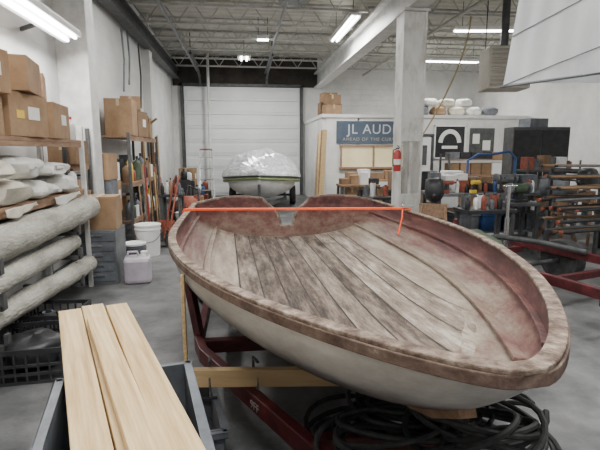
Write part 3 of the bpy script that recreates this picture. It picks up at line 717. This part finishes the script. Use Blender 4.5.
MB().grid(rows2).done("wrap_cover",WRAP,cb,label="glossy silver-white crinkled shrink-wrap cover")
MB().tube([(r[0][0],r[0][1]-.02,r[0][2]-.03) for r in rows[::-1]]+[(r[-1][0],r[-1][1]-.02,r[-1][2]-.03) for r in rows[1:]],.02,8).done("rub_rail",BLK,cb,smooth=True)
MB().tube([(r[0][0]*.985,r[0][1]-.01,r[0][2]-.10) for r in rows[::-1]]+[(r[-1][0]*.985,r[-1][1]-.01,r[-1][2]-.10) for r in rows[1:]],.03,8).done("green_stripe",M("rail_green",(.16,.24,.06),rough=.5),cb,smooth=True)
for x in(-.95,.95): wheelparts(cb,(x,3.0,.3))
MB().rect([(-.7,4.4,.30),(-.7,1.8,.30),(0,-.4,.30)],.07,.1).rect([(.7,4.4,.30),(.7,1.8,.30),(0,-.4,.30)],.07,.1).rect([(-.95,3,.30),(.95,3,.30)],.06,.06).rect([(0,-.35,.40),(0,-.3,.0)],.05,.05).rect([(0,-.1,.30),(0,-.15,.85)],.07,.07).done("trailer_frame",STEELD,cb)
for i in range(9):
    y=11.3+i*.3; x=1.88+.035*i; h=1.5+random.random()*.8
    leaner((x,y,0),h,[PINE,OLDW,PINE,M("pinkwood%d"%i,(.42,.26,.2),(.52,.36,.3),rough=.7)][i%4],0,0,.12,.03,"plank standing upright against the partition",group="upright planks").rotation_euler=(R(random.uniform(-3,3)),R(random.uniform(0,4)),R(10))
carton(.5,.5,.3,(2.75,14.4,2.76),5,label="brown box on office roof",mat=CARD); carton(.5,.5,.28,(2.75,14.4,3.06),-7,label="brown box stacked on office roof",mat=CARD2); carton(.5,.6,.45,(2.75,15.3,2.76),0,label="large brown box on office roof",mat=CARD2); carton(.45,.5,.3,(2.8,15.3,3.21),7,label="brown box on office roof",mat=CARD,lab=True)
e=thing("shop_banner","dull dark blue banner with white lettering over office window","banner",(3.85,13.92,2.23))
MB().box((0,0,0),(2.1,.02,.66)).done("cloth",NAVY,e)
text("JL AUDIO",.40,M("banner_white",(.50,.53,.56),rough=.6),(-.72,-.015,-.04),e,.0)
text("AHEAD OF THE CURVE",.14,M("gold_letters",(.36,.35,.30),rough=.6),(-.86,-.015,-.25),e,.0,1.2)
bench(3.7,12.8,1.9,.7,.9,"cluttered wooden workbench below office window")
for i,(x,w,h,m,t) in enumerate([(3.0,.3,.2,CARD,"brown"),(3.35,.28,.28,WHP,"white"),(3.7,.35,.18,CARD2,"dark brown"),(4.1,.3,.25,CARD,"brown"),(4.4,.25,.2,WHP,"white")]):
    carton(w,.3,h,(x,12.75,.9),random.uniform(-6,6),label=t+" carton on workbench",mat=m,tape=False)
for i in range(4): carton(.4,.4,.4,(3.0+i*.45,12.8,.27),0,label="brown carton stored under workbench",mat=[CARD,CARD2][i%2])
bench(2.9,11.6,1.0,.6,.85,"dark brown wooden cabinet bench with tools",topm=CARD2)
for i in range(4):
    k=[10,6,0,2][i]; carton(.2,.3,.15+.08*(i%3),(2.55+i*.25,11.6,.85),random.uniform(-8,8),label=cn[k]+" box on dark wooden bench",mat=clr[k],tape=False)
e=thing("fire_extinguisher","red fire extinguisher mounted on the white column","fire extinguisher",(2.60,7.70,1.35)); e.scale=(.78,.78,.78)
MB().lathe([(.07,0),(.08,.02),(.08,.38),(.06,.43),(.025,.46),(0,.46)],seg=18).done("cylinder",REDP,e,smooth=True)
MB().box((0,0,.49),(.05,.1,.03)).box((0,-.05,.53),(.02,.14,.015),rot=(.3,0,0)).done("valve_handle",BLK,e)
MB().tube([(0,.04,.48),(-.09,.02,.45),(-.1,0,.2),(-.09,0,.1)],.012).done("hose",RUB,e,smooth=True)
MB().lathe([(.081,.14),(.0815,.26),(.081,.26)],seg=18).done("paper_label",PAPER,e,smooth=True)
MB().box((.08,.1,.25),(.06,.06,.3)).done("bracket",STEELD,e)
# ------------------------------------------------------------------ right area
e=thing("metal_cabinet","tall black two-door metal storage cabinet","cabinet",(7.0,10.6,0),-5)
MB().box((0,0,1.12),(1.35,.5,2.24)).done("body",STEELD,e,bevel=.01)
for s_ in(-1,1):
    dd=MB().box((s_*.335,-.26,1.13),(.65,.02,2.08)).done("door",BLK,e,bevel=.006)
    MB().box((s_*.06,-.285,1.1),(.02,.03,.2)).done("handle",CHR,dd)
carton(.5,.4,.2,(6.9,10.6,2.24),8,label="flat grey carton on black cabinet",mat=GRYP,tape=False)
e=thing("unit_heater","large beige louvered unit heater hanging from roof","heater",(5.5,9.6,2.95),-12)
TAN=M("heater_tan",(.42,.39,.33),(.50,.47,.41),rough=.5,scale=4)
MB().box((0,0,.42),(.85,.7,.84)).done("casing",TAN,e,bevel=.02)
for i in range(9): MB().box((0,-.37,.08+i*.085),(.74,.05,.02),rot=(.6,0,0)).done("louver",TAN,e)
for x in(-.35,.35): MB().tube([(x,.2,.84),(x,.2,2.15)],.012,6).done("hanger_rod",STEELD,e)
MB().tube([(0,.1,.84),(0,.1,2.15)],.08,12).done("flue_pipe",STEELD,e,smooth=True)
for i in range(6):
    sack((.48,.4,.28),(5.0+i*.56,14.35,2.76),random.uniform(-8,8),[FABR,GRYP,CARD,CREAM][i%4],["white","grey","brown","cream"][i%4]+" sack on the office roof",30+i,group="sacks on office roof")
for i in range(4):
    sack((.46,.4,.24),(5.3+i*.56,14.45,3.05),random.uniform(-8,8),[CREAM,FABR][i%2],["cream","white"][i%2]+" sack piled on office roof",50+i,group="sacks on office roof")
e=thing("notice_board","dark panel with arched white emblem on partition","notice board",(6.35,13.93,1.95))
MB().box((0,0,0),(.95,.03,.95)).done("panel",BLK,e)
MB().box((0,-.02,.49),(1.03,.04,.05)).box((0,-.02,-.49),(1.03,.04,.05)).box((-.49,-.02,0),(.05,.04,1.0)).box((.49,-.02,0),(.05,.04,1.0)).done("frame",WHP,e)
MB().rect([(.30*math.cos(t),-.025,.34*math.sin(t)-.02) for t in [math.pi*k/16 for k in range(17)]],.012,.13).done("arched_emblem",PAPER,e)
MB().box((0,-.025,-.16),(.5,.01,.09)).done("emblem_bar",PAPER,e)
e=thing("notice_board.001","dark notice board with pinned papers on partition","notice board",(7.4,13.93,1.95))
MB().box((0,0,0),(.8,.03,.85)).done("panel",STEELD,e)
for q in((-.2,.1,.22,.3),(.15,-.1,.25,.3)): MB().box((q[0],-.02,q[1]),(q[2],.01,q[3])).done("pinned_paper",PAPER,e)
rack(5.9,8.0,12.9,13.5,[.5,1.0,1.45],1.6,STEELD,"dark steel shelving in front of partition")
for i in range(6):
    k=random.choice([2,9,10,11,3,0,6])
    carton(.3,.35,.2,(6.1+i*.33,13.15,1.45),random.uniform(-4,4),label=cn[k]+" storage box on dark shelving",mat=clr[k],tape=False)
    k=random.choice([2,9,10,11,3,0,6])
    carton(.3,.35,.33,(6.1+i*.33,13.15,1.0),random.uniform(-4,4),label=cn[k]+" storage box on dark shelving",mat=clr[k],tape=False)
bench(4.45,8.1,2.2,.75,.95,"cluttered steel workbench beside the column",topm=GRYM)
items=[(3.5,.22,.3,.22,BLK,"black"),(3.75,.2,.3,.30,WHP,"white"),(4.0,.22,.3,.2,RUST,"red"),(4.25,.22,.3,.26,CARD2,"brown"),(4.5,.2,.3,.15,BLK,"black"),(5.3,.3,.3,.3,GRYP,"grey")]
for i,(x,w,d_,h,m,t) in enumerate(items):
    carton(w,d_,h,(x,8.25,.95),random.uniform(-4,4),label=t+" case on the cluttered workbench",mat=m,tape=False,lab=(t=="white"))
    if i%2==0:
        k=[3,0,10][i//2]; carton(w*.85,.22,.12,(x,8.25,.955+h),random.uniform(-20,20),label=cn[k]+" small case stacked on workbench box",mat=clr[k],tape=False)
for i in range(12):
    k=random.choice([0,1,2,3,9,10,11,7,5]); bottle((3.45+i*.18,7.95,.95),.035,random.uniform(.12,.28),clr[k],cn[k]+" bottle at front of workbench")
for i in range(5): tote(.38,.5,.3,[BLK,GRYP,BLUE,BLK,GRYP][i],label=["black","grey","blue","black","grey"][i]+" plastic bin under workbench",loc=(3.6+i*.43,8.1,.27))
def drill(loc,rz,mat,label):
    e=thing("power_drill",label,"power tool",loc,rz)
    MB().tube([(-.1,0,.19),(.06,0,.19),(.09,0,.19)],[.04,.04,.025],10).done("motor_body",mat,e,smooth=True)
    MB().tube([(.09,0,.19),(.13,0,.19)],.018,8).done("chuck",STEELD,e,smooth=True)
    MB().rect([(-.05,0,.17),(-.07,0,.05)],.04,.05).done("grip",BLK,e,bevel=.008)
    MB().box((-.06,0,.03),(.12,.07,.06)).done("battery",mat,e,bevel=.008)
for i in range(4): drill((3.6+.5*i,7.82,.95),15*i,[RUST,YEL,BLK,RUST][i],["red","yellow","black","red"][i]+" cordless drill standing on workbench")
def machine(loc,rz,mat,label):
    e=thing("bench_grinder",label,"machine",loc,rz)
    MB().tube([(-.12,0,.22),(.12,0,.22)],.085,14).done("motor_housing",mat,e,smooth=True)
    for s_ in(-1,1): MB().lathe([(0,-.02),(.1,-.02),(.1,.02),(0,.02)],(s_*.18,0,.22),20,rot=(0,R(90),0)).done("grinding_wheel",GRYM,e,smooth=True)
    MB().box((0,0,.02),(.26,.2,.04)).box((0,0,.09),(.12,.12,.12)).done("pedestal",BLK,e,bevel=.006)
machine((4.9,8.25,.95),0,GRYM,"grey bench grinder on cluttered workbench")
bench(4.55,7.25,.55,.5,.85,"small steel machine stand beside workbench",topm=STEELD,name="machine_stand")
machine((4.55,7.25,.85),10,GREEN,"dark green bench grinder on machine stand")
def outboard(loc,rz,m1,label,h=.95):
    e=thing("outboard_motor",label,"outboard motor",loc,rz)
    MB().blob((0,0,h-.05),(.30,.46,.38),.02,.65,4).done("cowling",m1,e,smooth=True)
    MB().rect([(0,0,h),(0,.03,.32)],.10,.13).done("leg_casing",GRYM,e,bevel=.02)
    MB().lathe([(0,-.15),(.045,-.1),(.05,.1),(.0,.15)],(0,.03,.3),14,rot=(R(90),0,0)).done("gearcase",GRYM,e,smooth=True)
    MB().tube([(0,-.15,h+.02),(.02,-.5,h+.1)],.02,8).done("tiller",BLK,e,smooth=True)
    MB().box((0,-.16,h-.18),(.42,.05,.22)).rect([(-.17,-.16,h-.1),(-.24,-.36,0)],.05,.05).rect([(.17,-.16,h-.1),(.24,-.36,0)],.05,.05).rect([(-.17,-.16,h-.1),(-.24,.2,0)],.05,.05).rect([(.17,-.16,h-.1),(.24,.2,0)],.05,.05).done("stand",OLDW,e)
outboard((3.0,7.05,0),-25,BLK,"black outboard motor on wooden stand by column",.95)
outboard((5.25,7.35,0),30,GRYP,"grey outboard motor on wooden stand by workbench",.95)
outboard((6.3,7.9,0),-60,BLK,"black outboard motor on wooden stand near wall",1.05)
e=thing("tubing_frame","bent blue tubing frame standing behind workbench","frame",(4.9,8.78,0))
MB().tube([(-.5,0,0),(-.5,0,1.5),(-.3,0,1.62),(0,.0,1.62),(.35,0,1.68),(.5,0,1.55),(.5,0,0)],.025,8).done("bent_tube",BLUE,e,smooth=True)
MB().tube([(-.5,0,.9),(.5,0,.9)],.02).done("crossbar",BLUE,e)
bench(3.75,6.85,.8,.5,.8,"small dark table with tools beside boat",topm=BLK)
for i in range(6):
    k=[2,0,1,3,9,11][i]; bottle((3.42+i*.13,6.75,.8),.04,.18+.04*(i%3),clr[k],cn[k]+" bottle on small dark table")
for i in range(3): can((3.5+i*.24,6.98,.8),.07,.2,[GRYM,WHP,RUST][i],["grey","white","red"][i]+" can on small dark table")
bench(2.55,9.0,.7,.5,.8,"low dark equipment table behind column",topm=BLK)
for i in range(5):
    k=[9,3,0,10,1][i]; can((2.3+i*.13,9.0,.8),.055,.14+.06*(i%3),clr[k],cn[k]+" can on low equipment table")
for i in range(3): carton(.35,.35,.32,(2.3,9.7+i*.6,0),9*i,label="dark storage case on the floor by column",mat=[GRYM,CARD2,BLK][i],tape=False)
for i in range(4):
    carton(.42,.4,.45,(3.3+.6*i,9.9,0),3*i,label="storage carton on floor behind workbench",mat=[CARD,WHP,CARD2,BLK][i],tape=False)
    carton(.4,.38,.4,(3.3+.6*i,9.9,.45),-3*i,label="storage carton stacked behind workbench",mat=[BLK,CARD,WHP,CARD][i],tape=False,lab=True)
for i in range(3): carton(.4,.38,.4,(3.4+.6*i,9.9,.85),-4*i,label="storage carton on top of stack",mat=[CARD2,BLK,WHP][i],tape=False)
rack(5.75,6.9,8.9,9.4,[.45,.9,1.3],1.5,STEELD,"black wire shelving crammed with small equipment",post=.03,board=STEELD)
for z in(.45,.9,1.3):
    for i in range(6):
        k=random.choice([2,9,3,11,1,10,0]); 
        if i%2: can((5.87+i*.18,9.1,z),.075,random.uniform(.15,.3),clr[k],cn[k]+" canister on wire shelving")
        else: carton(.15,.25,random.uniform(.12,.3),(5.87+i*.18,9.12,z),0,label=cn[k]+" small case on wire shelving",mat=clr[k],tape=False)
e=thing("trailer_jack_stand","silver adjustable jack stand with round foot","stand",(3.75,6.2,0))
MB().tube([(0,0,.03),(0,0,.75)],.035,10).done("outer_tube",CHR,e,smooth=True)
MB().tube([(0,0,.75),(0,0,1.2)],.022,10).tube([(-.1,0,1.2),(.12,0,1.2)],.014,8).done("crank",CHR,e,smooth=True)
MB().lathe([(.14,0),(.14,.02),(.05,.04),(0,.04)]).done("foot",STEELD,e,smooth=True)
t2=thing("boat_trailer.001","empty dark red boat trailer beside the boat","trailer",(3.5,4.4,0),17)
for x in(-.5,.8): MB().box((x,0,.42),(.06,3.2,.10)).done("frame_rail",TRRED,t2,bevel=.006)
for y in(-1.4,-.6,0.1,1.4): MB().box((.15,y,.34),(1.3,.06,.08)).done("cross_member",TRRED,t2,bevel=.006)
for y in(1.3,): MB().rect([(-.5,y,.47),(-.5,y,.85)],.05,.05).done("upright",TRRED,t2)
MB().rect([(-.64,.4,.5),(-.64,.55,.70),(-.64,.9,.78),(-.64,1.2,.70),(-.64,1.35,.5)],.22,.02).done("fender",GREEN,t2,bevel=.004)
for x in(-.64,.95): wheelparts(t2,(x,.88,.28),.28,.18)
MB().rect([(-.2,-1.5,.34),(-.5,-1.5,.1),(-.6,-1.55,.05)],.05,.05).done("leg",TRRED,t2)
MB().tube([(-.62,.88,.28),(.95,.88,.28)],.03).done("axle",STEELD,t2)
MB().lathe([(0,-.05),(.07,-.05),(.07,.05),(0,.05)],(-.1,-.6,.47),14,rot=(0,R(90),0)).done("winch_drum",STEELD,t2,smooth=True)
MB().tube([(-.42,1.3,.5),(.1,1.2,.60),(.5,.9,.55),(.7,.4,.5)],.035,8).done("exhaust_pipe",STEELD,t2,smooth=True)
RX,RY=5.15,6.35
e=thing("cantilever_rack","black cantilever rack holding layers of dark poles","rack",(RX,RY,0),10)
for x in(-.5,.5):
    MB().box((x,.28,.8),(.05,.05,1.6)).done("post",STEELD,e)
    for i in range(7): MB().box((x,.03,.5+i*.155),(.04,.5,.025)).done("arm",STEELD,e)
    MB().box((x,0,.03),(.08,.7,.06)).done("foot",STEELD,e)
poles=[]
for i in range(7):
    for k in range(5):
        if len(poles)>=4 and random.random()<.2: continue
        lo=Vector((RX,RY,.5+i*.155+.045)); yy=-.2+k*.09
        c=lo+Vector((-math.sin(R(10))*yy,math.cos(R(10))*yy,0))
        if len(poles)<4:
            j=len(poles); pole=thing("padded_pole",["dark padded pole with dull red tip on rack","brown pole with dark tip on rack","black pole with dull red tip on rack","grey pole with dark tip on rack"][j],"pole",c,10,"dark poles on rack")
            ln=[.7,.8,.62,.75][j]
            MB().tube([(-ln,0,.0),(-.2,.008,.0),(.3,-.006,0),(ln,0,0)],.024-.003*j,10).done("shaft",[RUB,CARD2,BLK,GRYM][j],pole,smooth=True)
            MB().tube([(-ln-.035,0,0),(-ln,0,0)],.026-.003*j,10).done("end_cap",[RUST,BLK,RUST,BLK][j],pole,smooth=True); poles.append(pole)
        else: dup(poles[random.randrange(4)],c+Vector((random.uniform(-.22,.22),0,random.uniform(-.004,.008))),0,rot=(0,R(random.uniform(-1.2,1.2)),R(10+random.uniform(-4,4))))
carton(.6,.5,.35,(6.5,7.2,0),10,label="dark case on floor near rack",mat=BLK); carton(.6,.5,.5,(7.1,7.9,0),10,label="grey case on floor near wall",mat=GRYP)
bench(8.0,8.9,1.5,.6,.95,"long wooden bench by the white wall")
for i in range(5): 
    k=random.choice([2,3,9,10,11,0]); carton(.23,.3,.2+.05*(i%3),(7.4+i*.28,8.9,.95),random.uniform(-4,4),label=cn[k]+" case on the long bench",mat=clr[k],tape=False)
# hanging white sail
TARP=M("white_tarp",(.60,.62,.64),(.76,.78,.79),rough=.7,scale=3,bump=.3,bscale=5,stretch=(1,1,.3))
nt=TARP.node_tree; pb=nt.nodes["Principled BSDF"]; trn=nt.nodes.new("ShaderNodeBsdfTranslucent"); trn.inputs[0].default_value=(.82,.85,.88,1)
mixs=nt.nodes.new("ShaderNodeMixShader"); mixs.inputs[0].default_value=.45; out=[n for n in nt.nodes if n.type=='OUTPUT_MATERIAL'][0]
nt.links.new(pb.outputs[0],mixs.inputs[1]); nt.links.new(trn.outputs[0],mixs.inputs[2]); nt.links.new(mixs.outputs[0],out.inputs[0])
e=thing("hanging_sail","white ribbed sailcloth sheet hanging from the roof","sail",(0,0,0))
def sailp(u,v):
    fold=.012*math.sin(u*60)*(1-.5*v)+.05*math.sin(u*9+v)
    return (2.78+1.9*u+.42*v*(1-u),4.85-.9*u+fold+.3*v,2.38+.22*u+1.75*v)
MB().grid([[sailp(i/60,j/12) for j in range(13)] for i in range(61)]).done("cloth",TARP,e,smooth=True)
for u0,u1,v0,v1 in((.0,.95,.0,.35),(.0,.95,.3,.75),(.0,.7,.62,1.0)):
    pts=[Vector(sailp(u0+(u1-u0)*k/20,v0+(v1-v0)*k/20))+Vector((0,-.012,0)) for k in range(21)]
    MB().tube(pts,.006,5).done("seam",GRYM,e)
rows=[]
for i in range(31):
    u=i/30; rows.append([(3.0+1.75*u,4.9-.75*u+.02*math.sin(u*30)+.2*v,2.46+.16*u-(.02+.22*u)*v) for v in [k/5 for k in range(6)]])
MB().grid(rows).done("lower_flap",TARP,e,smooth=True)
MB().tube([(2.76,4.88,2.37),(3.7,4.43,2.48),(4.75,3.93,2.60)],.014,10).done("boom",GRYM,e,smooth=True)
MB().tube([(3.2,5.15,4.13),(4.7,4.25,4.34)],.03,8).done("hanging_spar",GRYM,e,smooth=True)
for q in((3.3,5.09),(4.4,4.43)): MB().tube([(q[0],q[1],4.15),(q[0],q[1],5.1)],.01,5).done("hanger_rod",STEELD,e)
# ------------------------------------------------------------------ world + camera
w=bpy.data.worlds.new("w"); bpy.context.scene.world=w; w.use_nodes=True
w.node_tree.nodes["Background"].inputs[0].default_value=(.92,.9,.87,1); w.node_tree.nodes["Background"].inputs[1].default_value=.5
cam=bpy.data.cameras.new("cam"); co=bpy.data.objects.new("cam",cam); COL.objects.link(co)
cam.sensor_width=36; cam.lens=28; cam.clip_start=.05
co.location=(0,0,1.7); co.rotation_euler=(R(90-9.1),0,R(-7))
bpy.context.scene.camera=co
